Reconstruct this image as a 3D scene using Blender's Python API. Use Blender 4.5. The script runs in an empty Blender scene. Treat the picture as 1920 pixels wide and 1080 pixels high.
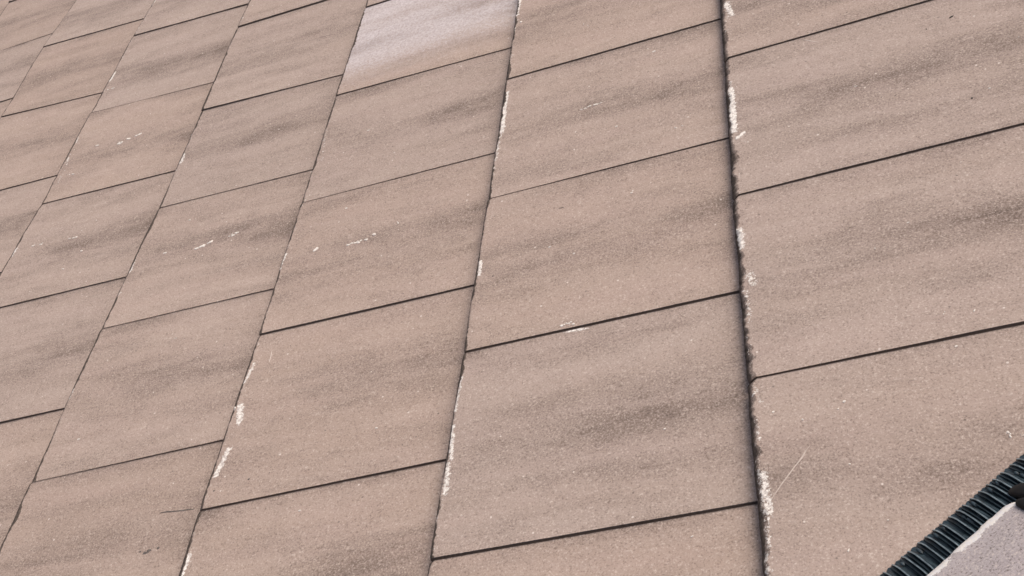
import bpy, bmesh, math, random
from mathutils import Vector, Matrix, noise

# ---- measured layout of the roof, in metres on the roof plane (u along the eaves, v up the slope) ----
JOINTS = {"Q": [-2, -2, [[-0.6771, 0.7753, -0.6771, 0.0016], [-0.3786, 0.7762, -0.3786, 0.0016], [-0.0781, 0.772, -0.0781, 0.0016], [0.2192, 0.7767, 0.2192, 0.0017], [0.5205, 0.7779, 0.5205, 0.0023], [0.8189, 0.7721, 0.8189, 0.0036], [1.1162, 0.7777, 1.1162, 0.0047], [1.4193, 0.7767, 1.4193, 0.0075], [1.7157, 0.7724, 1.7157, 0.0075], [2.0152, 0.7764, 2.0152, 0.0075]]], "S": [-1, -3, [[-0.8384, 0.4326, -0.8384, 0.0016], [-0.5406, 0.4279, -0.5406, 0.0016], [-0.2394, 0.4308, -0.2394, 0.0016], [0.0606, 0.4294, 0.0606, 0.0019], [0.3606, 0.4281, 0.3606, 0.0022], [0.659, 0.4311, 0.659, 0.0026], [0.9587, 0.4307, 0.9587, 0.0051], [1.2575, 0.4308, 1.2575, 0.004], [1.5575, 0.4281, 1.5575, 0.0075], [1.8567, 0.432, 1.8567, 0.0068]]], "R": [0, -2, [[-0.691, 0.0057, -0.691, 0.0016], [-0.3928, 0.0083, -0.3928, 0.0016], [-0.0988, 0.0058, -0.0929, 0.0055], [0.2046, 0.0045, 0.2089, 0.0045], [0.5089, 0.0065, 0.5128, 0.0045], [0.8107, 0.0077, 0.8107, 0.0043], [1.1113, 0.0069, 1.1113, 0.003], [1.4109, 0.004, 1.4109, 0.0055]]], "A": [1, -2, [[-0.8433, -0.348, -0.8433, 0.0016], [-0.5448, -0.3485, -0.5448, 0.0016], [-0.2482, -0.3507, -0.2396, 0.0036], [0.056, -0.349, 0.0606, 0.0048], [0.3556, -0.3477, 0.3566, 0.0035], [0.6518, -0.3469, 0.655, 0.0045], [0.9547, -0.3471, 0.9547, 0.0041], [1.2527, -0.3504, 1.2527, 0.0055], [1.553, -0.3515, 1.553, 0.0052], [1.8527, -0.3489, 1.8527, 0.0059]]], "B": [2, -2, [[-0.6985, -0.6992, -0.6985, 0.0016], [-0.3964, -0.6958, -0.3964, 0.0016], [-0.1026, -0.7009, -0.0923, 0.0038], [0.2015, -0.6955, 0.2041, 0.0035], [0.4973, -0.6961, 0.4961, 0.0027], [0.7939, -0.6961, 0.7874, 0.0027], [1.0909, -0.6941, 1.0958, 0.0075], [1.3935, -0.698, 1.3935, 0.0035], [1.6958, -0.6969, 1.6958, 0.0052], [1.9961, -0.7006, 1.9961, 0.0075]]], "C": [3, -2, [[-0.5708, -1.0373, -0.5708, 0.0016], [-0.2692, -1.036, -0.2692, 0.0016], [0.0228, -1.0351, 0.0331, 0.0031], [0.3299, -1.0364, 0.3273, 0.0028], [0.6268, -1.0285, 0.6187, 0.0025], [0.9223, -1.0311, 0.9038, 0.0026], [1.2314, -1.0387, 1.2256, 0.0075], [1.5257, -1.0392, 1.5257, 0.0042], [1.8264, -1.0375, 1.8264, 0.0038]]], "D": [4, -3, [[-0.7159, -1.3787, -0.7159, 0.0016], [-0.4151, -1.3778, -0.4151, 0.0016], [-0.1136, -1.3782, -0.1136, 0.0018], [0.1842, -1.3795, 0.1875, 0.0036], [0.4829, -1.3795, 0.482, 0.0027], [0.7866, -1.3738, 0.7727, 0.0033], [1.0956, -1.3803, 1.0669, 0.0028], [1.4066, -1.3865, 1.3761, 0.0075], [1.6817, -1.3781, 1.6817, 0.0064], [1.981, -1.3775, 1.981, 0.0071]]], "F": [5, -3, [[-0.5695, -1.7167, -0.5695, 0.0016], [-0.2712, -1.7137, -0.2712, 0.0016], [0.0281, -1.7131, 0.0281, 0.0026], [0.3302, -1.7139, 0.3302, 0.0018], [0.6262, -1.7154, 0.6262, 0.0037], [0.9273, -1.7157, 0.919, 0.0038], [1.2503, -1.7127, 1.2157, 0.0036], [1.5621, -1.7324, 1.5296, 0.0042], [1.8285, -1.7174, 1.8285, 0.0049], [2.1284, -1.7168, 2.1284, 0.0047], [2.4284, -1.7185, 2.4284, 0.0072]]], "G": [6, 0, [[0.1838, -2.053, 0.1838, 0.0025], [0.4819, -2.0501, 0.4819, 0.0032], [0.7823, -2.0537, 0.7823, 0.0042], [1.0792, -2.0533, 1.0792, 0.0045], [1.3793, -2.0504, 1.3793, 0.0055], [1.6782, -2.0543, 1.6782, 0.0036], [1.9804, -2.0537, 1.9804, 0.0054], [2.2776, -2.055, 2.2776, 0.0063], [2.5769, -2.0523, 2.5769, 0.0059]]], "H": [7, 1, [[0.6065, -2.387, 0.6065, 0.0028], [0.9078, -2.3924, 0.9078, 0.0037], [1.2059, -2.3869, 1.2059, 0.0053], [1.505, -2.3882, 1.505, 0.0062], [1.8054, -2.387, 1.8054, 0.0069], [2.1039, -2.3888, 2.1039, 0.0047], [2.4032, -2.3875, 2.4032, 0.0071]]], "I": [8, -1, [[-0.0504, -2.729, -0.0504, 0.0017], [0.2485, -2.7283, 0.2485, 0.0023], [0.5477, -2.7247, 0.5477, 0.0028], [0.8493, -2.7259, 0.8493, 0.0026], [1.1468, -2.7288, 1.1468, 0.0053], [1.4464, -2.7272, 1.4464, 0.0058], [1.7478, -2.7296, 1.7478, 0.0066], [2.0465, -2.7287, 2.0465, 0.0052], [2.3469, -2.7295, 2.3469, 0.0072]]], "J": [9, -1, [[0.1009, -3.0653, 0.1009, 0.0023], [0.3988, -3.0666, 0.3988, 0.003], [0.6993, -3.0617, 0.6993, 0.0026], [0.9988, -3.0627, 0.9988, 0.0027], [1.2979, -3.0626, 1.2979, 0.0036], [1.5975, -3.0632, 1.5975, 0.0046], [1.899, -3.0616, 1.899, 0.0068], [2.1967, -3.0656, 2.1967, 0.0067]]]}
COURSE_V = {-3: 1.12, -2: 0.775, -1: 0.43, 0: 0.0063, 1: -0.3496, 2: -0.6987, 3: -1.0388, 4: -1.3795, 5: -1.7157, 6: -2.0527, 7: -2.3897, 8: -2.7267, 9: -3.0637}
LIME = [[0.6557, 0.016, 0.618, 0.0209, 0.0078, 1.0], [0.6123, 0.0133, 0.5755, 0.0141, 0.0061, 0.5], [0.4471, 0.013, 0.4154, 0.013, 0.0058, 0.6], [0.4309, 0.0122, 0.3375, 0.0115, 0.0072, 1.2], [0.3087, 0.0208, 0.3084, 0.0307, 0.0068, 0.5], [0.2742, 0.0134, 0.2417, 0.0132, 0.0054, 0.3], [0.1391, 0.008, 0.1111, 0.0085, 0.0063, 1.8], [0.0624, 0.0154, 0.0445, 0.0207, 0.0079, 0.8], [0.035, 0.0108, -0.0122, 0.0118, 0.0054, 0.6], [-0.0209, 0.0132, -0.0832, 0.0096, 0.0058, 0.3], [-0.1146, 0.0135, -0.1339, 0.0168, 0.0056, 0.5], [-0.1577, 0.0125, -0.1924, 0.0131, 0.0049, 0.5], [-0.2254, 0.0121, -0.2705, 0.0155, 0.0104, 0.85], [-0.27, 0.0134, -0.3402, 0.0107, 0.0092, 0.6], [-0.0414, 0.0018, -0.0584, 0.0051, 0.0046, 0.4], [0.8958, -0.3447, 0.8436, -0.3452, 0.0077, 1.1], [0.8449, -0.3473, 0.7938, -0.3467, 0.0066, 0.9], [0.7269, -0.3435, 0.6822, -0.347, 0.0064, 0.5], [0.6122, -0.3421, 0.5138, -0.3416, 0.0079, 1.1], [0.5147, -0.3435, 0.4432, -0.345, 0.0068, 0.7], [0.4432, -0.345, 0.393, -0.3449, 0.0058, 0.5], [0.2216, -0.3442, 0.1951, -0.3435, 0.0054, 1.6], [0.3124, -0.3504, 0.2666, -0.3485, 0.0048, 0.5], [0.0196, -0.3473, -0.04, -0.3482, 0.0071, 0.9], [-0.0648, -0.3477, -0.1133, -0.344, 0.0082, 1.0], [-0.1205, -0.3458, -0.1621, -0.3441, 0.0073, 1.0], [-0.1648, -0.3484, -0.2003, -0.35, 0.0059, 0.4], [0.1714, -0.3486, 0.1312, -0.3477, 0.0038, 0.3], [0.4362, -0.6969, 0.4205, -0.6988, 0.0066, 0.9], [0.3747, -0.693, 0.3342, -0.6969, 0.0056, 0.9], [0.2949, -0.7007, 0.2779, -0.7008, 0.0054, 0.5], [0.1448, -0.6867, 0.1071, -0.6937, 0.0069, 0.8], [0.0668, -0.688, 0.037, -0.6817, 0.0092, 1.3], [-0.0072, -0.6855, -0.049, -0.6918, 0.009, 1.1], [-0.1693, -0.6948, -0.199, -0.6965, 0.0085, 1.3], [0.9015, -0.7058, 0.8648, -0.7025, 0.0065, 0.4], [0.7225, -0.6977, 0.6026, -0.6831, 0.0051, 0.5], [0.5079, -0.6895, 0.4765, -0.694, 0.0058, 0.5], [1.0149, -0.7123, 0.9384, -0.7079, 0.0056, 0.4], [1.3358, -1.0626, 1.2633, -1.0523, 0.0079, 0.7], [0.9759, -1.037, 0.9471, -1.0341, 0.0073, 0.6], [0.8368, -1.033, 0.8078, -1.0318, 0.007, 0.9], [0.7805, -1.0262, 0.7582, -1.0234, 0.0104, 1.0], [0.4941, -1.0309, 0.4612, -1.0317, 0.0097, 1.3], [0.4115, -1.03, 0.397, -1.032, 0.0063, 0.6], [0.2841, -1.0366, 0.2673, -1.038, 0.0061, 0.4], [0.2051, -1.0354, 0.1784, -1.0361, 0.007, 0.9], [0.0757, -1.0353, 0.0565, -1.0363, 0.0058, 0.4], [1.1755, -1.0465, 1.1356, -1.0478, 0.0063, 0.4], [1.563, -1.3802, 1.5414, -1.3851, 0.0104, 1.1], [1.3409, -1.3827, 1.318, -1.3813, 0.0086, 0.7], [1.2521, -1.3794, 1.2189, -1.3765, 0.0098, 1.0], [1.0122, -1.3778, 0.986, -1.3736, 0.0094, 0.9], [0.944, -1.3693, 0.9058, -1.3635, 0.0066, 0.6], [0.8897, -1.3592, 0.8433, -1.359, 0.0078, 0.5], [0.73, -1.3808, 0.7138, -1.3797, 0.0076, 0.8], [0.6524, -1.3723, 0.6218, -1.3781, 0.0087, 1.3], [1.7219, -1.731, 1.6693, -1.7431, 0.0099, 1.2], [1.5008, -1.7521, 1.4684, -1.7451, 0.0096, 1.0], [1.427, -1.7336, 1.3953, -1.73, 0.011, 1.1], [0.0545, -0.2157, 0.0524, -0.1912, 0.0047, 1.4]]
FLECKS = [[0.9318, -1.2463, 0.9431, -1.1965, 0.00763, 9, "w"], [0.9498, -1.317, 0.9471, -1.2964, 0.00521, 3, "w"], [0.8698, -1.3602, 0.8631, -1.3228, 0.00389, 4, "w"], [1.2563, -1.2151, 1.2485, -1.1906, 0.00404, 2, "w"], [1.1802, -1.3703, 1.1759, -1.3433, 0.00414, 4, "w"], [0.6425, -1.2484, 0.641, -1.2263, 0.00598, 5, "w"], [0.6504, -1.3318, 0.6475, -1.3019, 0.00492, 5, "w"], [0.5919, -1.1987, 0.5924, -1.1928, 0.00349, 1, "w"], [0.5519, -1.2243, 0.5496, -1.211, 0.00349, 2, "w"], [0.4777, -0.9029, 0.4882, -0.8728, 0.00719, 8, "w"], [0.4906, -0.8424, 0.4928, -0.8282, 0.00606, 4, "w"], [0.4867, -0.9697, 0.4914, -0.9614, 0.00527, 2, "w"], [0.5666, -0.9503, 0.5617, -0.9284, 0.0032, 3, "w"], [0.3631, -0.6408, 0.3687, -0.6335, 0.00724, 3, "w"], [0.2635, -0.875, 0.2632, -0.8638, 0.00288, 2, "w"], [0.3579, -0.5851, 0.3596, -0.5503, 0.00619, 10, "w"], [0.3645, -0.5448, 0.3669, -0.5388, 0.00436, 2, "w"], [0.3869, -0.5049, 0.3584, -0.4973, 0.0026, 5, "w"], [0.4513, -0.6066, 0.4518, -0.6019, 0.00367, 1, "w"], [0.2945, -0.2368, 0.2938, -0.2273, 0.00135, 1, "g"], [0.1858, -0.3224, 0.1867, -0.3193, 0.00225, 1, "g"], [0.1934, -0.2104, 0.194, -0.2067, 0.00214, 1, "w"], [-0.1101, 0.2158, -0.1089, 0.2191, 0.00248, 1, "w"], [-0.0672, 0.2415, -0.0634, 0.2438, 0.00201, 1, "w"], [-0.0624, 0.2124, -0.0564, 0.2176, 0.00154, 2, "w"], [-0.0525, 0.0076, -0.0591, 0.0131, 0.00173, 2, "w"], [-0.0494, 0.0101, -0.0626, 0.0117, 0.00173, 3, "w"], [0.7545, -0.2202, 0.7392, -0.2083, 0.00264, 2, "w"], [0.5137, -0.2182, 0.5196, -0.1674, 0.00405, 12, "w"], [0.4467, -0.1589, 0.452, -0.1517, 0.00309, 2, "w"], [0.4092, -0.072, 0.4104, -0.0596, 0.0022, 3, "w"], [0.6147, -0.1051, 0.6166, -0.0982, 0.00322, 1, "w"], [0.5166, 0.1001, 0.4817, 0.1453, 0.00186, 1, "s"], [0.3896, 0.3551, 0.3748, 0.3775, 0.00121, 3, "w"], [0.3632, 0.1698, 0.3642, 0.1768, 0.0026, 2, "w"], [0.4573, 0.3051, 0.4606, 0.3124, 0.00287, 1, "d"], [0.2788, 0.301, 0.2797, 0.3036, 0.00264, 1, "d"], [0.3206, 0.0176, 0.3286, 0.0295, 0.00614, 7, "w"], [-0.0753, -0.7864, -0.0793, -0.7154, 0.00267, 1, "g"], [-0.067, -0.6387, -0.0653, -0.6351, 0.00313, 1, "g"], [-0.1352, -0.7939, -0.1328, -0.7637, 0.00657, 6, "g"], [0.0714, -0.7027, 0.0598, -0.6888, 0.00507, 4, "w"], [0.0948, -0.7008, 0.0796, -0.6981, 0.0034, 2, "w"], [0.1369, -0.6603, 0.1642, -0.6632, 0.00187, 1, "s"], [-0.2612, 0.0193, -0.1962, 0.0695, 0.00163, 1, "s"], [-0.155, 0.1015, -0.1532, 0.1049, 0.0031, 1, "w"], [-0.1512, 0.031, -0.1506, 0.0339, 0.00269, 1, "w"], [-0.1682, 0.0593, -0.1676, 0.0621, 0.0021, 1, "w"], [-0.163, 0.0953, -0.1623, 0.0975, 0.00155, 1, "w"], [-0.2318, 0.0984, -0.2311, 0.1005, 0.00148, 1, "w"], [-0.2241, 0.2427, -0.2351, 0.2461, 0.00273, 8, "w"], [-0.232, 0.2509, -0.2306, 0.2549, 0.00225, 2, "w"], [-0.3284, 0.0871, -0.3247, 0.0885, 0.00164, 1, "w"], [-0.3009, 0.1246, -0.3002, 0.1266, 0.00163, 1, "w"], [-0.1229, 0.0104, -0.1205, 0.0174, 0.00387, 3, "w"], [0.0672, -0.2231, 0.0671, -0.1935, 0.00409, 7, "w"], [-0.0751, -0.6877, -0.0743, -0.6839, 0.0024, 1, "g"], [0.4461, 0.2748, 0.4465, 0.2762, 0.00193, 1, "d"], [0.69, -0.7106, 0.6745, -0.7038, 0.00306, 2, "w"], [0.8184, -0.3355, 0.8205, -0.3307, 0.00467, 2, "w"], [0.2167, -0.2459, 0.2191, -0.2415, 0.0022, 1, "w"], [-0.269, -0.0651, -0.2672, -0.0618, 0.0016, 1, "w"], [-0.1989, -0.3201, -0.1946, -0.3141, 0.00159, 2, "w"], [-0.096, 0.0838, -0.0949, 0.0872, 0.00162, 1, "w"], [0.2887, 0.3219, 0.2899, 0.3259, 0.00175, 1, "w"], [-0.1262, -0.0919, -0.125, -0.0883, 0.00175, 1, "w"], [-0.0218, -0.4684, -0.0205, -0.4641, 0.00221, 1, "w"], [-0.1314, -0.551, -0.13, -0.5468, 0.0022, 1, "w"], [0.0906, -0.9821, 0.091, -0.9763, 0.00286, 1, "w"], [0.2893, -0.1346, 0.2907, -0.1301, 0.00216, 1, "w"], [0.6542, -0.6076, 0.6558, -0.6017, 0.00244, 1, "w"], [0.0858, 0.1978, 0.087, 0.2014, 0.00168, 1, "w"], [0.0568, 0.1586, 0.0578, 0.1605, 0.00169, 1, "w"]]
CAM = [2291.17, [0.082958, 0.903206, 0.421113], [-0.689308, -0.25317, 0.678792], [0.719703, -0.346588, 0.601585], [-0.97786, 0.25431, -0.96616]]

PITCH = math.radians(27)
SC = bpy.context.scene
COL = SC.collection
ROOF_M = Matrix.Translation((0, 0, 5)) @ Matrix.Rotation(-PITCH, 4, 'Y')   # local (v, u, height) -> world

# ---------------- camera ----------------
f, r0, r1, r2, cq = CAM
cam_d = bpy.data.cameras.new('camera'); cam = bpy.data.objects.new('camera', cam_d); COL.objects.link(cam)
cam_d.sensor_width = 36; cam_d.lens = f / 1920 * 36; cam_d.clip_start = .01; cam_d.clip_end = 5000
def ax(q): return Vector((q[1], q[0], -q[2]))
mx = Matrix.Identity(4)
for i, a in enumerate((ax(r0), -ax(r1), -ax(r2))):
    for k in range(3): mx[k][i] = a[k]
p = ax(cq)
for k in range(3): mx[k][3] = p[k]
cam.matrix_world = ROOF_M @ mx
SC.camera = cam

# ---------------- light ----------------
SUN_DIR = ROOF_M.to_3x3() @ Vector((.75, .35, 1.0)).normalized()           # towards the sun
w = bpy.data.worlds.new('World'); SC.world = w; w.use_nodes = True
nt = w.node_tree; sky = nt.nodes.new('ShaderNodeTexSky'); sky.sky_type = 'NISHITA'; sky.sun_disc = False
sky.sun_elevation = math.asin(SUN_DIR.z); sky.sun_rotation = math.atan2(SUN_DIR.x, SUN_DIR.y)
sky.dust_density = 6; sky.air_density = .8; sky.ozone_density = .3
bg = nt.nodes['Background']; nt.links.new(sky.outputs[0], bg.inputs[0]); bg.inputs[1].default_value = .13
sd = bpy.data.lights.new('sun', 'SUN'); sd.energy = 1.5; sd.angle = math.radians(45); sd.color = (1, .965, .925)
so = bpy.data.objects.new('sun', sd); COL.objects.link(so)
so.rotation_euler = SUN_DIR.to_track_quat('Z', 'Y').to_euler(); so.location = SUN_DIR * 30
SC.view_settings.view_transform = 'Standard'; SC.view_settings.look = 'None'
SC.view_settings.gamma = 1; SC.view_settings.use_curve_mapping = False
SC.view_settings.exposure = .33

# ---------------- materials ----------------
class NB:
    def __init__(s, name):
        s.m = bpy.data.materials.new(name); s.m.use_nodes = True; s.t = s.m.node_tree
        s.b = s.t.nodes['Principled BSDF']
    def n(s, typ, **kw):
        x = s.t.nodes.new(typ)
        for k, v in kw.items(): setattr(x, k, v)
        return x
    def put(s, sock, v):
        if hasattr(v, 'bl_idname') or isinstance(v, bpy.types.NodeSocket): s.t.links.new(v, sock)
        else: sock.default_value = v
    def math(s, op, a, b=0., c=None, clamp=False):
        x = s.n('ShaderNodeMath', operation=op, use_clamp=clamp); s.put(x.inputs[0], a); s.put(x.inputs[1], b)
        if c is not None: s.put(x.inputs[2], c)
        return x.outputs[0]
    def mul(s, a, b): return s.math('MULTIPLY', a, b)
    def add(s, a, b): return s.math('ADD', a, b)
    def ramp(s, v, lo, hi, a=0., b=1.):
        x = s.n('ShaderNodeMapRange', interpolation_type='SMOOTHSTEP')
        s.put(x.inputs[0], v); s.put(x.inputs[1], lo); s.put(x.inputs[2], hi); s.put(x.inputs[3], a); s.put(x.inputs[4], b)
        return x.outputs[0]
    def mix(s, fac, a, b, blend='MIX'):
        x = s.n('ShaderNodeMix', data_type='RGBA', blend_type=blend); s.put(x.inputs[0], fac)
        s.put(x.inputs[6], a); s.put(x.inputs[7], b); return x.outputs[2]
    def noise(s, vec, scale, detail=2., rough=.5, out=0, dist=0.):
        x = s.n('ShaderNodeTexNoise'); s.put(x.inputs['Vector'], vec); x.inputs['Scale'].default_value = scale
        x.inputs['Detail'].default_value = detail; x.inputs['Roughness'].default_value = rough
        x.inputs['Distortion'].default_value = dist
        return x.outputs[out]
    def vor(s, vec, scale, out=0):
        x = s.n('ShaderNodeTexVoronoi'); s.put(x.inputs['Vector'], vec); x.inputs['Scale'].default_value = scale
        return x.outputs[out]
    def coords(s, stretch=(1, 1, 1)):
        tc = s.n('ShaderNodeTexCoord'); oi = s.n('ShaderNodeObjectInfo')
        v = s.n('ShaderNodeVectorMath', operation='MULTIPLY'); s.put(v.inputs[0], tc.outputs['Object']); v.inputs[1].default_value = stretch
        c = s.n('ShaderNodeCombineXYZ')
        for i, k in enumerate((37., 91., 53.)): s.put(c.inputs[i], s.mul(oi.outputs['Random'], k))
        a = s.n('ShaderNodeVectorMath', operation='ADD'); s.put(a.inputs[0], v.outputs[0]); s.put(a.inputs[1], c.outputs[0])
        return a.outputs[0], oi.outputs['Random']
    def attr(s, name):
        return s.n('ShaderNodeAttribute', attribute_name=name).outputs['Fac']

def rgb(r, g, b): return (r, g, b, 1)

def concrete(name, base, warm, pink, dirtc, grit=1.0, limelo=(.52, .46, .41)):
    k = NB(name)
    P, rnd = k.coords()
    S, _ = k.coords((2.6, 17, 17))       # streaks run down the slope
    S2, _ = k.coords((4.5, 24, 24))
    fine = k.noise(P, 440, 3, .75)       # sand grain
    mid = k.noise(P, 210, 2, .6)
    st = k.noise(S, 1.5, 4, .55, dist=.5)
    st2 = k.noise(S2, 1.0, 3, .6, dist=.4)
    c = k.mix(k.ramp(st, .35, .66), rgb(*base), rgb(*warm))
    c = k.mix(k.mul(k.ramp(k.noise(S, 1.7, 3, .5), .35, .75), .55), c, rgb(*pink))
    # per tile tone
    hs = k.n('ShaderNodeHueSaturation'); k.put(hs.inputs['Value'], k.ramp(rnd, 0, 1, .975, 1.025)); k.put(hs.inputs['Color'], c)
    k.put(hs.inputs['Saturation'], k.ramp(k.math('FRACT', k.mul(rnd, 7.3)), 0, 1, .95, 1.05))
    c = hs.outputs[0]
    # grime: soft film plus dark grains
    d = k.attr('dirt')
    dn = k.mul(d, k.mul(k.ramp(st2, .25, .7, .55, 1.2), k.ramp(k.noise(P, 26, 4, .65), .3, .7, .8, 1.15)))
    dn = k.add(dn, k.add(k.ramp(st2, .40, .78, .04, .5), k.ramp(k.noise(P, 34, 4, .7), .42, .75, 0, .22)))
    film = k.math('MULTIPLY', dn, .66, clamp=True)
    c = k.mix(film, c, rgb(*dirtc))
    grain = k.add(k.mul(fine, .8), k.mul(mid, .2))
    thr = k.math('ADD', .425, k.mul(dn, .055))
    dark = k.math('SUBTRACT', 1., k.ramp(grain, k.math('SUBTRACT', thr, .09), k.add(thr, .04)))
    c = k.mix(k.mul(dark, .66 * grit), c, k.mix(1., c, rgb(.42, .38, .35), 'MULTIPLY'))
    lightg = k.ramp(grain, .53, .66)
    c = k.mix(k.mul(lightg, .5 * grit), c, rgb(.62, .52, .44))
    # pale exposed aggregate, sparse
    vn = k.n('ShaderNodeTexVoronoi'); k.put(vn.inputs['Vector'], P); vn.inputs['Scale'].default_value = 120
    sep = k.n('ShaderNodeSeparateColor'); k.put(sep.inputs[0], vn.outputs['Color'])
    spot = k.mul(k.ramp(vn.outputs['Distance'], .12, .2, 1, 0), k.math('GREATER_THAN', sep.outputs[0], .978))
    c = k.mix(k.mul(spot, .6), c, rgb(.72, .64, .56))
    pit = k.mul(k.ramp(vn.outputs['Distance'], .1, .2, 1, 0), k.math('LESS_THAN', sep.outputs[0], .03))
    c = k.mix(k.mul(pit, .6), c, rgb(.09, .07, .055))
    # frosty bloom
    fr = k.attr('frost')
    fm = k.ramp(k.add(k.mul(fr, 1.), k.mul(k.math('SUBTRACT', k.noise(P, 150, 4, .7), .5), .9)), .02, 1.0)
    fm = k.mul(fm, k.ramp(st2, .3, .75, 1, .55))
    fcol = k.mix(k.ramp(k.noise(P, 230, 3, .65), .25, .75), rgb(.38, .325, .31), rgb(.60, .55, .54))
    c = k.mix(k.mul(fm, .85), c, fcol)
    # lime bloom / bruised arris
    li = k.attr('lime')
    lm = k.ramp(k.add(li, k.mul(k.math('SUBTRACT', k.noise(P, 230, 4, .75), .5), 3.0)), .55, .8)
    lm = k.mul(lm, k.ramp(li, .03, .2))
    c = k.mix(k.mul(lm, .85), c, k.mix(k.ramp(k.noise(P, 300, 2), .35, .6), rgb(*limelo), rgb(.80, .75, .67)))
    # dark growth on the cut edge and in the joints
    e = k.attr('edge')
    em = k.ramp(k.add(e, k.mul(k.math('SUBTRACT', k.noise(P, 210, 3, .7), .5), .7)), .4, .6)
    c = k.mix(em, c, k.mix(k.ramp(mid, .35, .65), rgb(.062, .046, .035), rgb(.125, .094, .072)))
    e2 = k.attr('side')
    c = k.mix(e2, c, rgb(.105, .075, .056))
    k.put(k.b.inputs['Base Color'], c)
    k.b.inputs['Roughness'].default_value = .88; k.b.inputs['Specular IOR Level'].default_value = .3
    h = k.add(k.mul(fine, .5), k.add(k.mul(mid, .5), k.mul(lm, .35)))
    bp_ = k.n('ShaderNodeBump'); bp_.inputs['Strength'].default_value = .55; bp_.inputs['Distance'].default_value = .0012
    k.put(bp_.inputs['Height'], h); k.put(k.b.inputs['Normal'], bp_.outputs[0])
    return k.m

M_TILE = concrete('weathered_concrete', (.356, .273, .221), (.378, .293, .240), (.380, .288, .240), (.186, .140, .114))
M_HIP = concrete('grey_concrete', (.36, .316, .306), (.42, .37, .358), (.40, .342, .335), (.24, .206, .195), 1.6, (.74, .71, .69))

def plain(name, col, rough=.6, spec=.4, nscale=60, var=.35, bump=.0):
    k = NB(name); P, r = k.coords(); n_ = k.noise(P, nscale, 4, .6)
    c = k.mix(k.ramp(n_, .3, .7), rgb(*[x * (1 - var) for x in col]), rgb(*[x * (1 + var) for x in col]))
    k.put(k.b.inputs['Base Color'], c); k.b.inputs['Roughness'].default_value = rough; k.b.inputs['Specular IOR Level'].default_value = spec
    if bump:
        b = k.n('ShaderNodeBump'); b.inputs['Distance'].default_value = bump; b.inputs['Strength'].default_value = .6
        k.put(b.inputs['Height'], n_); k.put(k.b.inputs['Normal'], b.outputs[0])
    return k.m
M_FELT = plain('underlay_felt', (.03, .027, .025), .9)
M_LIME = plain('lime_crumb', (.66, .60, .53), .9, .2, 300, .12)
M_SCUFF = plain('pale_scuff', (.47, .39, .335), .9, .2, 300, .12)
M_SOOT = plain('dark_crumb', (.03, .026, .024), .8, .3, 300)
M_SMEAR = plain('grey_smear', (.12, .10, .088), .9, .2, 300)
M_ROLL = plain('black_green_plastic', (.018, .030, .036), .38, .5, 90, .4, .0006)
M_CREST = plain('plastic_fold_highlight', (.20, .245, .255), .45, .5, 120, .35)  # paler tone paints the sky highlight into the rib crests
M_CLIP = plain('black_rubber', (.006, .0065, .007), .6, .2, 90, .3, .0005)
M_GROUND = plain('ground_gravel', (.16, .15, .13), .95, .2, 3)

# ---------------- helpers ----------------
def link(name, mesh, mat, parent=None, loc=(0, 0, 0)):
    o = bpy.data.objects.new(name, mesh); COL.objects.link(o); o.parent = parent; o.location = loc
    if mat: mesh.materials.append(mat)
    return o
def tag(o, label, cat, group=None):
    o['label'] = label; o['category'] = cat
    if group: o['group'] = group
def nz(x, y=0., z=0.): return noise.noise(Vector((x, y, z)))
def fbm(x, y=0., z=0.): return nz(x, y, z) + .5 * nz(2.1 * x, 2.1 * y, z + 7) + .25 * nz(4.3 * x, 4.3 * y, z + 13)

T = .024                     # step at each course
HA = (.8018, .5975)          # hip direction in (v, u)
HB = (.5975, -.8018)         # across the hip, away from this slope
B_OUT, B_EDGE = .3538, .3955

# ---------------- roof ----------------
def hip_clip_poly():
    # underlay: everything on this side of the hip
    pts = []
    for a in (-1.6, 2.4): pts.append((HA[0] * a + HB[0] * .5, HA[1] * a + HB[1] * .5))
    return pts
me = bpy.data.meshes.new('roof_underlay')
(a0, a1) = hip_clip_poly()
ring = [(a0[0], a0[1]), (a1[0], a1[1]), (a1[0], 2.9), (-3.1, 2.9), (-3.1, a0[1])]
me.from_pydata([(x, y, -.045) for x, y in ring] + [(x, y, -.06) for x, y in ring], [],
               [tuple(range(5)), tuple(range(9, 4, -1))] + [(i, i + 5, (i + 1) % 5 + 5, (i + 1) % 5) for i in range(5)])
roof = bpy.data.objects.new('roof', None); COL.objects.link(roof); roof.matrix_world = ROOF_M; roof['kind'] = 'thing'
link('underlay', me, M_FELT, roof)
# the slope beyond the hip is the mirror image of this one about the upright plane through the hip
UPL = Vector((math.sin(PITCH), 0, math.cos(PITCH)))
NM = Vector((HA[0], HA[1], 0)).cross(UPL).normalized()
PC = Vector((HB[0] * .52, HB[1] * .52, 0))
MIRROR = Matrix.Translation(PC) @ Matrix([[(1 if i == j else 0) - 2 * NM[i] * NM[j] for j in range(3)] for i in range(3)]).to_4x4() @ Matrix.Translation(-PC)
def mirrored(name, mesh, loc):
    o = bpy.data.objects.new(name, mesh); COL.objects.link(o); o.parent = roof
    o.matrix_basis = MIRROR @ Matrix.Translation(loc); return o
mirrored('underlay', me, (0, 0, 0))
tag(roof, 'weathered pinkish brown roof slope of flat concrete tiles in staggered courses', 'roof')

def hip_b(v, u): return v * HB[0] + u * HB[1]

def seg_d(u, v, s):
    du, dv = s[2] - s[0], s[3] - s[1]; L2 = du * du + dv * dv + 1e-12
    t = max(0, min(1, ((u - s[0]) * du + (v - s[1]) * dv) / L2))
    return math.hypot(u - s[0] - t * du, v - s[1] - t * dv)

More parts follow.
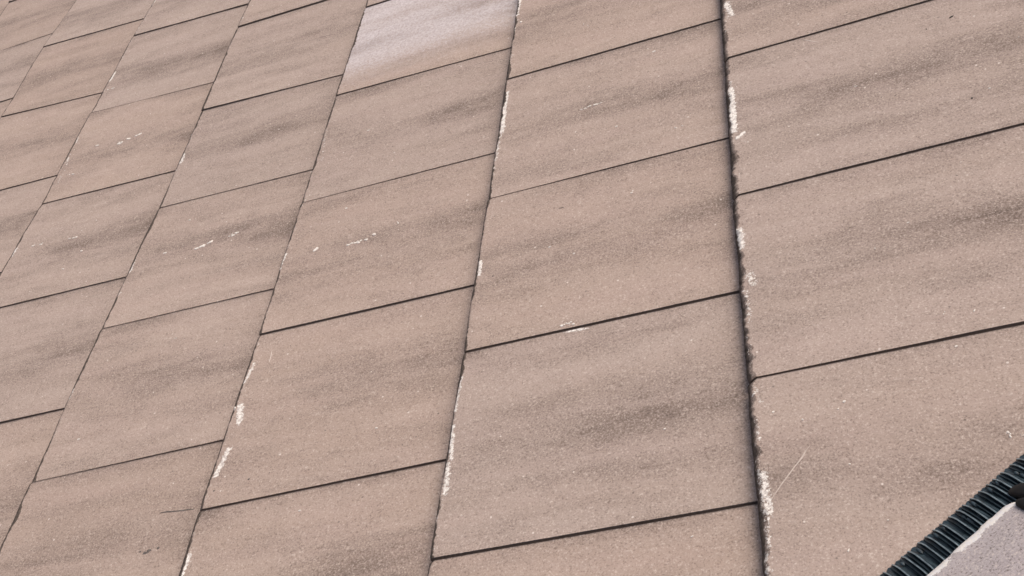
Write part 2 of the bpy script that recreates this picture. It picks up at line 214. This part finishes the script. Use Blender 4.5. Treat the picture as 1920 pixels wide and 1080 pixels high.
OFFS = [.0022, .0048, .0075, .011, .016, .023, .033, .05]
def build_tile(col, k, n, jb, jt, nu, up_joints, seed, frosted=False):
    """one tile between the joint below (jb) and above (jt); joint = u at nose, v of nose, u at head, width"""
    rnd = random.Random(seed)
    vhead = COURSE_V[k - 1]
    g = vhead - .5 * (jb[1] + jt[1])
    wb, wt = jb[3], jt[3]
    lift = rnd.uniform(-.0012, .0012); twist = rnd.uniform(-.0012, .0012)
    big = {0: 1.0, 1: .75}.get(k, .5) if k >= 0 else 1.0
    cham = {0: .0068, 1: .0036, 2: .0042}.get(k, .0055) if k >= 0 else .004
    drop = {0: .0055, 1: .0018}.get(k, .0010) if k >= 0 else .003
    jamp = {0: .0036, 1: .0022}.get(k, .0019) if k >= 0 else .002
    chips = [(rnd.random(), rnd.uniform(.006, .02), rnd.uniform(.0015, .0045) * big) for _ in range(rnd.randint(1, 4))]
    so = seed * 3.17
    cA, cB = rnd.random() ** 2, rnd.random()
    fr = [i / 22 for i in range(1, 20)] + [.885, .91, .935, .955, .975, .99]
    offs = OFFS + [x * g for x in fr if x * g > .06] + [g, g + .02, g + .06]
    rows = 4 + len(offs)
    V, A_l, A_d, A_f, A_e, A_s = [], [], [], [], [], []
    sm = [s for s in up_joints]
    for j in range(nu + 1):
        s = j / nu
        # denser near the corners is not needed; tiny rounding of the nose corners
        vn = jb[1] * (1 - s) + jt[1] * s
        ub = jb[0] + wb * .5; ut = jt[0] - wt * .5
        ub2 = jb[2] + wb * .5; ut2 = jt[2] - wt * .5
        uu = s * (ut - ub)
        jag = jamp * (.8 * fbm(uu * 50, so) + .9 * fbm(uu * 170, so + 5) + .7 * nz(uu * 420, so + 6) * nz(uu * 37, so + 8))
        for cp, cw, cd in chips:
            q = (s - cp) * .3 / cw
            if abs(q) < 3: jag += cd * math.exp(-q * q) * (1 + .3 * nz(uu * 400, so))
        cor = .0012 * (math.exp(-s / .01) + math.exp(-(1 - s) / .01))
        jag0 = .3 * jamp * fbm(uu * 40, so + 9) + cor
        eds = .5 + 1.15 * fbm(uu * 15, so + 21) + .9 * (math.exp(-s / .04) * cA + math.exp(-(1 - s) / .04) * cB)
        jag += .0035 * (cB * math.exp(-(1 - s) / .022) + .5 * cA * math.exp(-s / .015)) * big
        und = .0015 * fbm(uu * 11, so + 31)
        for i in range(rows):
            if i == 0: dv, h = jag0 + .001, .0008
            elif i == 1: dv, h = jag0 + .0004 * nz(uu * 300, so + 2), T - .0006 - drop * 1.3
            elif i == 2: dv, h = jag0 + (cham + max(jag, -cham * .6)) * .55, T - .0003 - drop * (.5 + .3 * fbm(uu * 150, so + 3))
            elif i == 3: dv, h = jag0 + cham + max(jag, -cham * .6), T - .0003
            else:
                o = offs[i - 4]
                dv = o + (jag0 + cham + max(jag, -cham * .6)) * max(0, 1 - o / .05)
                h = T * (1 - dv / g)
            t = dv / g
            v = vn + dv * (vhead - vn) / g if i > 3 else vn + dv
            t_ = max(0., min(1.15, t))
            u = (ub + (ub2 - ub) * t_) * (1 - s) + (ut + (ut2 - ut) * t_) * s
            h += ((lift + twist * (s - .5) * 2) * max(0., min(1., 1 - t)) + (und + .0006 * nz(uu * 14, v * 5, so)) * max(0., min(1., 1 - .8 * t))) * (1 if i > 0 else .3)
            if i > 4: h += .00025 * fbm(u * 60, v * 60, so)
            V.append((v, u, h))
            # --- marks
            l = 0.
            if i >= 2:
                for sg in LIME:
                    if abs(u - .5 * (sg[0] + sg[2])) < .12 and abs(v - .5 * (sg[1] + sg[3])) < .08:
                        q = seg_d(u, v - (.0032 if k == 0 else .0016), sg) / (sg[4] * (.75 if k == 0 else .55))
                        if q < 3: l = max(l, sg[5] * math.exp(-q * q))
                if t < .06: l = max(l, (.30 + .28 * fbm(uu * 12, so + 55)) * math.exp(-(dv / .009) ** 2))
            A_l.append(l)
            dd = .8 * math.exp(-((1 - s) * .3 / .022) ** 1.0) * (.7 + .7 * fbm(v * 6, so + 40))
            for ju in sm:
                sj = (ju - ub) / max(.1, ut - ub)
                q = (s - sj + .03 * (1 - t) + .05 * nz(v * 5, so + 60)) / (.115 + .06 * (1 - t))
                dd += (.50 + .45 * max(0, min(1, t * 1.15)) ** 1.2) * math.exp(-q * q) * (.8 + .45 * fbm(v * 5, u * 12, so + 70))
            dd += .30 * math.exp(-((s - .24 + .05 * nz(v * 4, so + 95)) / .05) ** 2) * max(0, .5 + fbm(v * 4, so + 97))
            dd += .35 * math.exp(-s * .3 / .004) * (.7 + .8 * fbm(v * 20, so + 90))
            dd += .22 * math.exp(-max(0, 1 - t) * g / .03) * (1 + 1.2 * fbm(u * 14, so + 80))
            if k == 0 and i < 4: dd += 1.1
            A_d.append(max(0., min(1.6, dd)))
            fz = 0.
            if frosted:
                fz = max(0, min(1, (s + .04 - .08 * t) / .5)) * (1 - .5 * math.exp(-((s - .56 - .05 * t) / .08) ** 2) * (.2 + .8 * t))
                fz *= 1 - .3 * max(0, t - .55)
            A_f.append(fz)
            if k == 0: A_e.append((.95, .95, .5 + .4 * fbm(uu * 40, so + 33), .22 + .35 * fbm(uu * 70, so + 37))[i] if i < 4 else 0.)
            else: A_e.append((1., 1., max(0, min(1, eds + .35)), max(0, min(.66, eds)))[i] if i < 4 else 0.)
            A_s.append(0.)
    F = []
    for j in range(nu):
        for i in range(rows - 1):
            a = j * rows + i
            F.append((a, a + 1, a + rows + 1, a + rows))
    # sides: arris, then straight down; the lower side carries the interlocking lip reaching under its neighbour
    def side(j, low):
        base = j * rows; ids = []
        for i in range(rows):
            v, u, h = V[base + i]
            sgn = -1 if low else 1
            ids.append(len(V))
            hb = h - .016 if i > 1 else min(h, .0008)
            for (du, hh, ee) in ((.0004 * sgn, h - .0009, .75), (.0005 * sgn, hb, 1.)):
                V.append((v, u + du, hh)); A_l.append(0); A_d.append(.5); A_f.append(0); A_e.append(0); A_s.append(ee)
            if low:
                V.append((v, u - wb - .008, hb)); A_l.append(0); A_d.append(.5); A_f.append(0); A_e.append(0); A_s.append(1.)
        st = 3 if low else 2
        for i in range(rows - 1):
            a, b = base + i, base + i + 1; c0, c1 = ids[i], ids[i + 1]
            q = [(a, c0, c1, b), (c0, c0 + 1, c1 + 1, c1)]
            if low and i > 1: q.append((c0 + 1, c0 + 2, c1 + 2, c1 + 1))
            for z in q: F.append(z if not low else z[::-1])
    side(0, True); side(nu, False)
    if k <= 0:      # tiles cut along the hip, under the hip tiles
        F = [q for q in F if min(hip_b(V[x][0], V[x][1]) for x in q) < .455]
        if not F: return None
    vc = .5 * (jb[1] + vhead); uc = .5 * (jb[0] + jt[0])
    used = sorted({x for q in F for x in q}); mp = {x: i for i, x in enumerate(used)}
    m = bpy.data.meshes.new('tile')
    m.from_pydata([(V[x][0] - vc, V[x][1] - uc, V[x][2]) for x in used], [], [tuple(mp[x] for x in q) for q in F])
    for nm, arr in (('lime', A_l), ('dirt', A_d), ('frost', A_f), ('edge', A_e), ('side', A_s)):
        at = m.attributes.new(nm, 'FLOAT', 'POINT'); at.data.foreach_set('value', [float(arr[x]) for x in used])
    m.polygons.foreach_set('use_smooth', [True] * len(m.polygons)); m.update()
    o = link('tile', m, M_TILE, roof, (vc, uc, 0))
    return o

tiles = []
names = list(JOINTS)
for ci, c in enumerate(names):
    k, n0, js = JOINTS[c]
    up = JOINTS[names[ci - 1]][2] if ci else []
    for i in range(len(js) - 1):
        jb, jt = js[i], js[i + 1]
        ups = [q[0] for q in up if jb[0] - .1 < q[0] < jt[0] + .1] or [.5 * (jb[0] + jt[0])]
        o = build_tile(c, k, n0 + i, jb, jt, 60 if k < 0 else 160 if k <= 1 else 110 if k == 2 else 80, ups, 100 * (k + 3) + i + 1, c == 'B' and n0 + i == 3)
        if o is None: continue
        if c == 'B' and n0 + i == 3: o['label'] = 'tile with a pale grey frosty bloom'
        tiles.append((o, k, jb, jt))

for o, k, jb, jt in list(tiles):
    if -.75 < hip_b(o.location.x, o.location.y) and -.75 < HA[0] * o.location.x + HA[1] * o.location.y < .8:
        mirrored('tile', o.data, o.location)

# ---------------- crumbs, scuffs and smears lying on single tiles ----------------
def tile_at(u, v):
    best = None
    for o, k, jb, jt in tiles:
        if .5 * (jb[1] + jt[1]) - .004 <= v < COURSE_V[k - 1] and jb[0] <= u <= jt[0]: best = (o, k, jb, jt)
    return best
def height(t, v, u):
    o = t[0]
    if o.name not in TREES: TREES[o.name] = BVHTree.FromPolygons([x.co for x in o.data.vertices], [tuple(q.vertices) for q in o.data.polygons])
    hit = TREES[o.name].ray_cast(Vector((v - o.location.x, u - o.location.y, .2)), Vector((0, 0, -1)))
    return hit[0].z if hit[0] else T * .5
from mathutils.bvhtree import BVHTree
TREES = {}
rf = random.Random(11)
KIND = {'w': ('lime_fleck', M_LIME), 's': ('scratch', M_SCUFF), 'd': ('dark_speck', M_SOOT), 'g': ('grey_smear', M_SMEAR)}
for u0, v0, u1, v1, wd, cnt, kd in FLECKS:
    t = tile_at(.5 * (u0 + u1), .5 * (v0 + v1))
    if t is None: continue
    o = t[0]; bm = bmesh.new(); L = math.hypot(u1 - u0, v1 - v0)
    du, dv = (u1 - u0) / L, (v1 - v0) / L
    for q in range(cnt):
        if cnt == 1: cu, cv, la, lb = .5 * (u0 + u1), .5 * (v0 + v1), L * .5, wd * .5
        else:
            s = rf.random(); off = rf.gauss(0, wd * .22)
            cu, cv = u0 + (u1 - u0) * s - dv * off, v0 + (v1 - v0) * s + du * off
            lb = wd * rf.uniform(.16, .42); la = lb * rf.uniform(1., 2.4)
        nn = 18 if cnt == 1 and la > lb * 4 else 11
        th = .0007 if kd in 'wd' else .00035
        ring = []
        for i in range(nn):
            a = 2 * math.pi * i / nn; rr = rf.uniform(.7, 1.2)
            x, y = math.cos(a) * la * (rr if la < lb * 4 else 1), math.sin(a) * lb * rr
            bend = 0 if la < lb * 4 else lb * 1.6 * nz(x * 60, u0 * 40)
            ring.append((cu + du * x - dv * (y + bend), cv + dv * x + du * (y + bend)))
        lo = [bm.verts.new((v - o.location.x, u - o.location.y, height(t, v, u) - .0006)) for u, v in ring]
        hi = [bm.verts.new((cv + (v - cv) * .8 - o.location.x, cu + (u - cu) * .8 - o.location.y, height(t, v, u) + th)) for u, v in ring]
        top = bm.verts.new((cv - o.location.x, cu - o.location.y, height(t, cv, cu) + th * 1.3))
        for i in range(nn):
            b = (i + 1) % nn
            bm.faces.new((lo[b], lo[i], hi[i], hi[b])); bm.faces.new((hi[b], hi[i], top))
    m = bpy.data.meshes.new(KIND[kd][0]); bmesh.ops.recalc_face_normals(bm, faces=bm.faces); bm.to_mesh(m); bm.free()
    link(KIND[kd][0], m, KIND[kd][1], o)

# ---------------- dry hip: pleated roll, hip tiles, union clip ----------------
HIP = ROOF_M @ Matrix(((HA[0], HB[0], 0, 0), (HA[1], HB[1], 0, 0), (0, 0, 1, 0), (0, 0, 0, 1)))
# (a, b, h) is left-handed when b points away from the slope, so use local y = -b
HIPM = ROOF_M @ Matrix(((HA[0], -HB[0], 0, 0), (HA[1], -HB[1], 0, 0), (0, 0, 1, 0), (0, 0, 0, 1)))
def pt(a, b, h): return Vector((a, -b, h))
def surf_h(a, b):        # height of the tile surface under the roll
    v = HA[0] * a + HB[0] * b
    for k in (0, -1):
        if COURSE_V[k] <= v < COURSE_V[k - 1]: return T * (1 - (v - COURSE_V[k]) / (COURSE_V[k - 1] - COURSE_V[k]))
    return T * .5
A0, A1 = -.62, 1.0
PIT = .00945
bm = bmesh.new(); rr = random.Random(5)
PROF = [(0., .0008), (.0006, .003), (.006, .0055), (.014, .009), (.024, .0125), (.034, .0155), (.046, .0175), (.06, .018), (.11, .018)]
na = int((A1 - A0) / (PIT / 6)); prev = None
for i in range(na + 1):
    a = A0 + i * PIT / 6; ph = (i % 6) / 6
    row = []
    for j, (bb, hh) in enumerate(PROF):
        b = B_OUT + bb + (.0012 * math.cos(2 * math.pi * ph) * (1 if j < 3 else .3)) + .0006 * nz(a * 90, j * .1)
        h = surf_h(a, B_OUT) + hh + (.0012 * math.cos(2 * math.pi * ph) + (.0007 * nz(a * 150, bb * 160))) * min(1, bb / .004)
        row.append(bm.verts.new(pt(a, b, h)))
    if prev:
        for j in range(len(PROF) - 1): bm.faces.new((prev[j], row[j], row[j + 1], prev[j + 1]))
    prev = row
bmesh.ops.recalc_face_normals(bm, faces=bm.faces)
m = bpy.data.meshes.new('hip_roll'); bm.to_mesh(m); bm.free()
roll = link('hip_roll', m, M_ROLL); roll.matrix_world = HIPM
flap = bpy.data.objects.new('flap', m); COL.objects.link(flap); flap.parent = roll      # its other half, over the far slope
flap.matrix_basis = HIPM.inverted() @ ROOF_M @ MIRROR @ ROOF_M.inverted() @ HIPM
tag(roll, 'dark green-black pleated plastic strip running diagonally between brown tiles and grey hip tile', 'hip roll')
# ribs: a sharp crest with a lower companion crest, one object per pleat
def rib_mesh(seed):
    r = random.Random(seed); bm = bmesh.new()
    for (off, hgt, wid, b0, b1) in ((0, .0052, .0011, -.0012, .062), (-.0031, .0026, .0008, .001, .060)):
        prev = None; N = 9
        for i in range(N + 1):
            s = i / N; bb = b0 + (b1 - b0) * s
            # base height along the strip
            for q in range(len(PROF) - 1):
                if PROF[q][0] <= max(0, bb) <= PROF[q + 1][0]:
                    z = PROF[q][1] + (PROF[q + 1][1] - PROF[q][1]) * (max(0, bb) - PROF[q][0]) / (PROF[q + 1][0] - PROF[q][0])
            up = hgt * min(1, (s + .12) * 3); sk = -.10 * max(0, bb) + r.uniform(-.00012, .00012)
            row = [bm.verts.new(pt(off + sk - wid, B_OUT + bb, z - .0022)), bm.verts.new(pt(off + sk - wid * .5, B_OUT + bb, z + up * .9)),
                   bm.verts.new(pt(off + sk + wid * .5, B_OUT + bb, z + up)), bm.verts.new(pt(off + sk + wid, B_OUT + bb, z - .0022))]
            if prev:
                for j in range(3):
                    fc = bm.faces.new((prev[j], row[j], row[j + 1], prev[j + 1]))
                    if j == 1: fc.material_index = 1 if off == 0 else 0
            else: bm.faces.new(row)
            prev = row
        bm.faces.new(prev[::-1])
    # pressed knobs of the butyl backing between the crests
    for _ in range(r.randint(0, 2)):
        bb = r.uniform(.006, .03); z = .004 + bb * .36
        mt = Matrix.Translation(pt(.0052, B_OUT + bb, z + .0006)) @ Matrix.Diagonal((.0018, r.uniform(.0025, .005), .0012, 1))
        bmesh.ops.create_icosphere(bm, subdivisions=2, radius=1, matrix=mt)
    bmesh.ops.recalc_face_normals(bm, faces=bm.faces)
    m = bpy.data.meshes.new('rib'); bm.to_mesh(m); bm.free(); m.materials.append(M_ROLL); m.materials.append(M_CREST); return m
RM = [rib_mesh(s) for s in range(7)]
nr = int((A1 - A0 - .02) / PIT)
for i in range(nr):
    a = A0 + .01 + i * PIT + rr.uniform(-.0003, .0003)
    o = bpy.data.objects.new('rib', RM[(i * 3 + rr.randint(0, 2)) % 7]); COL.objects.link(o); o.parent = roll
    o.location = (a, 0, surf_h(a, B_OUT)); o.rotation_euler.z = rr.uniform(-.008, .008)

# hip tile cross-section (offset from its lower edge, height)
SEC = [(0, .0375), (.0015, .0425), (.006, .0460), (.014, .0500), (.026, .056), (.04, .062), (.055, .0675), (.075, .0745), (.1, .0805), (.125, .0848), (.15, .0865)]
BISV = (.291, .957)
for bo_, h_ in SEC[-2::-1]:                      # the other wing mirrors this one about the upright plane
    x_ = bo_ - .1245; d_ = x_ * BISV[0] + h_ * BISV[1]
    SEC.append((2 * d_ * BISV[0] - x_ + .1245, 2 * d_ * BISV[1] - h_))
def sec_h(bo):
    for (b0, h0), (b1, h1) in zip(SEC, SEC[1:]):
        if b0 <= bo <= b1: return h0 + (h1 - h0) * (bo - b0) / max(1e-6, b1 - b0)
    return SEC[0][1] if bo < 0 else SEC[-1][1]
def hip_tile(a0, a1, seed):
    V, F, L, D, E = [], [], [], [], []
    na = int((a1 - a0) / .004); ns = len(SEC)
    for i in range(na + 1):
        a = a0 + (a1 - a0) * i / na
        endr = min(a - a0, a1 - a); rnd_ = .012 * max(0, 1 - endr / .018) ** 2     # corners are worn round
        for j, (bo, h) in enumerate(SEC):
            jag = (.0011 * fbm(a * 70, seed) + .0009 * fbm(a * 260, seed + 3)) * max(0, 1 - bo / .012)
            b = B_EDGE - .0015 + bo + jag + rnd_ * max(0, 1 - bo / .05)
            hh = h + .0006 * fbm(a * 40, bo * 60, seed) + rnd_ * .4 * max(0, 1 - bo / .05) - (.004 if endr < .0005 else 0) * (1 if j > 1 else .3)
            V.append(pt(a, b, hh + surf_h(a, B_OUT) * 0 ))
            edge = math.exp(-((bo - .003) / .0062) ** 2)
            L.append(2.0 * edge * (.75 + .9 * fbm(a * 45, seed + 8)) if endr > .0005 else .9); D.append(.25 * (bo > .02)); E.append(0)
    for i in range(na):
        for j in range(ns - 1):
            x = i * ns + j; F.append((x, x + ns, x + ns + 1, x + 1))
    n = len(V)
    # underside, 13 mm below
    for x in range(n): V.append(V[x] + Vector((0, -.003 if x % ns == 0 else 0, -.012))); L.append(.8 if x % ns == 0 else 0); D.append(.4); E.append(0)
    for i in range(na):
        for j in range(ns - 1):
            x = n + i * ns + j; F.append((x, x + 1, x + ns + 1, x + ns))
        x = i * ns; F.append((x, x + n, x + n + ns, x + ns)); x += ns - 1; F.append((x, x + ns, x + n + ns, x + n))
    for j in range(ns - 1):
        F.append((j, j + 1, j + 1 + n, j + n)); x = na * ns + j; F.append((x, x + n, x + n + 1, x + 1))
    m = bpy.data.meshes.new('hip_tile'); m.from_pydata(V, [], F)
    for nm, arr in (('lime', L), ('dirt', D), ('frost', [0] * len(V)), ('edge', E), ('side', [0] * len(V))):
        at = m.attributes.new(nm, 'FLOAT', 'POINT'); at.data.foreach_set('value', [float(x) for x in arr])
    m.polygons.foreach_set('use_smooth', [True] * len(m.polygons)); m.update()
    bm = bmesh.new(); bm.from_mesh(m); bmesh.ops.recalc_face_normals(bm, faces=bm.faces); bm.to_mesh(m); bm.free()
    o = link('hip_tile', m, M_HIP); o.matrix_world = HIPM
    return o
h1 = hip_tile(-.445, .0, 3.3); tag(h1, 'grey-mauve hip tile with white chipped edge, in the bottom right corner below the clip', 'hip tile', 'hip tiles along the diagonal hip')
h2 = hip_tile(.014, .9, 9.1); tag(h2, 'next hip tile above the black clip, only its white corner showing at the right edge', 'hip tile', 'hip tiles along the diagonal hip')

# union clip: a moulded strip in the gap, with a rounded tongue over the roll and a hook over the lower tile's end
def sweep(bm, path, half, thick, taper=None):
    prev = None
    for i, (b, h, w) in enumerate(path):
        row = []
        for k in range(12):
            an = 2 * math.pi * k / 12
            row.append(bm.verts.new(pt(path_a(b) + half * w * math.copysign(abs(math.cos(an)) ** .6, math.cos(an)), B_EDGE + b, h + thick * (.4 + .6 * w) * math.copysign(abs(math.sin(an)) ** .7, math.sin(an)))))
        if prev:
            for k in range(12): bm.faces.new((prev[k], prev[(k + 1) % 12], row[(k + 1) % 12], row[k]))
        else: bm.faces.new(row)
        prev = row
    bm.faces.new(prev[::-1])
def path_a(b): return .007
bm = bmesh.new()
sweep(bm, [(-.015, .028, .25), (-.0125, .0315, .6), (-.008, .036, .85), (-.002, .041, 1), (.006, .046, .95), (.018, .0535, .85), *[(q, sec_h(q) + .0015, .8) for q in (.04, .075, .11, .15, .17, .19, .21, .23, .245)]], .0085, .004)
bmesh.ops.recalc_face_normals(bm, faces=bm.faces)
m = bpy.data.meshes.new('hip_clip'); m_ = bm.to_mesh(m); bm.free(); m.polygons.foreach_set('use_smooth', [True] * len(m.polygons))
clip = link('hip_clip', m, M_CLIP); clip.matrix_world = HIPM
tag(clip, 'small black rubber clip wedged in the gap between two hip tiles at the right edge', 'clip')
bm = bmesh.new()
def path_a(b): return -.006
sweep(bm, [(.008, .0485, .3), (.012, .051, .8), (.02, .055, 1), (.03, .0605, 1), (.038, .0645, .8)], .006, .0028)
bmesh.ops.recalc_face_normals(bm, faces=bm.faces)
m = bpy.data.meshes.new('hook'); bm.to_mesh(m); bm.free(); m.polygons.foreach_set('use_smooth', [True] * len(m.polygons))
link('hook', m, M_CLIP, clip)
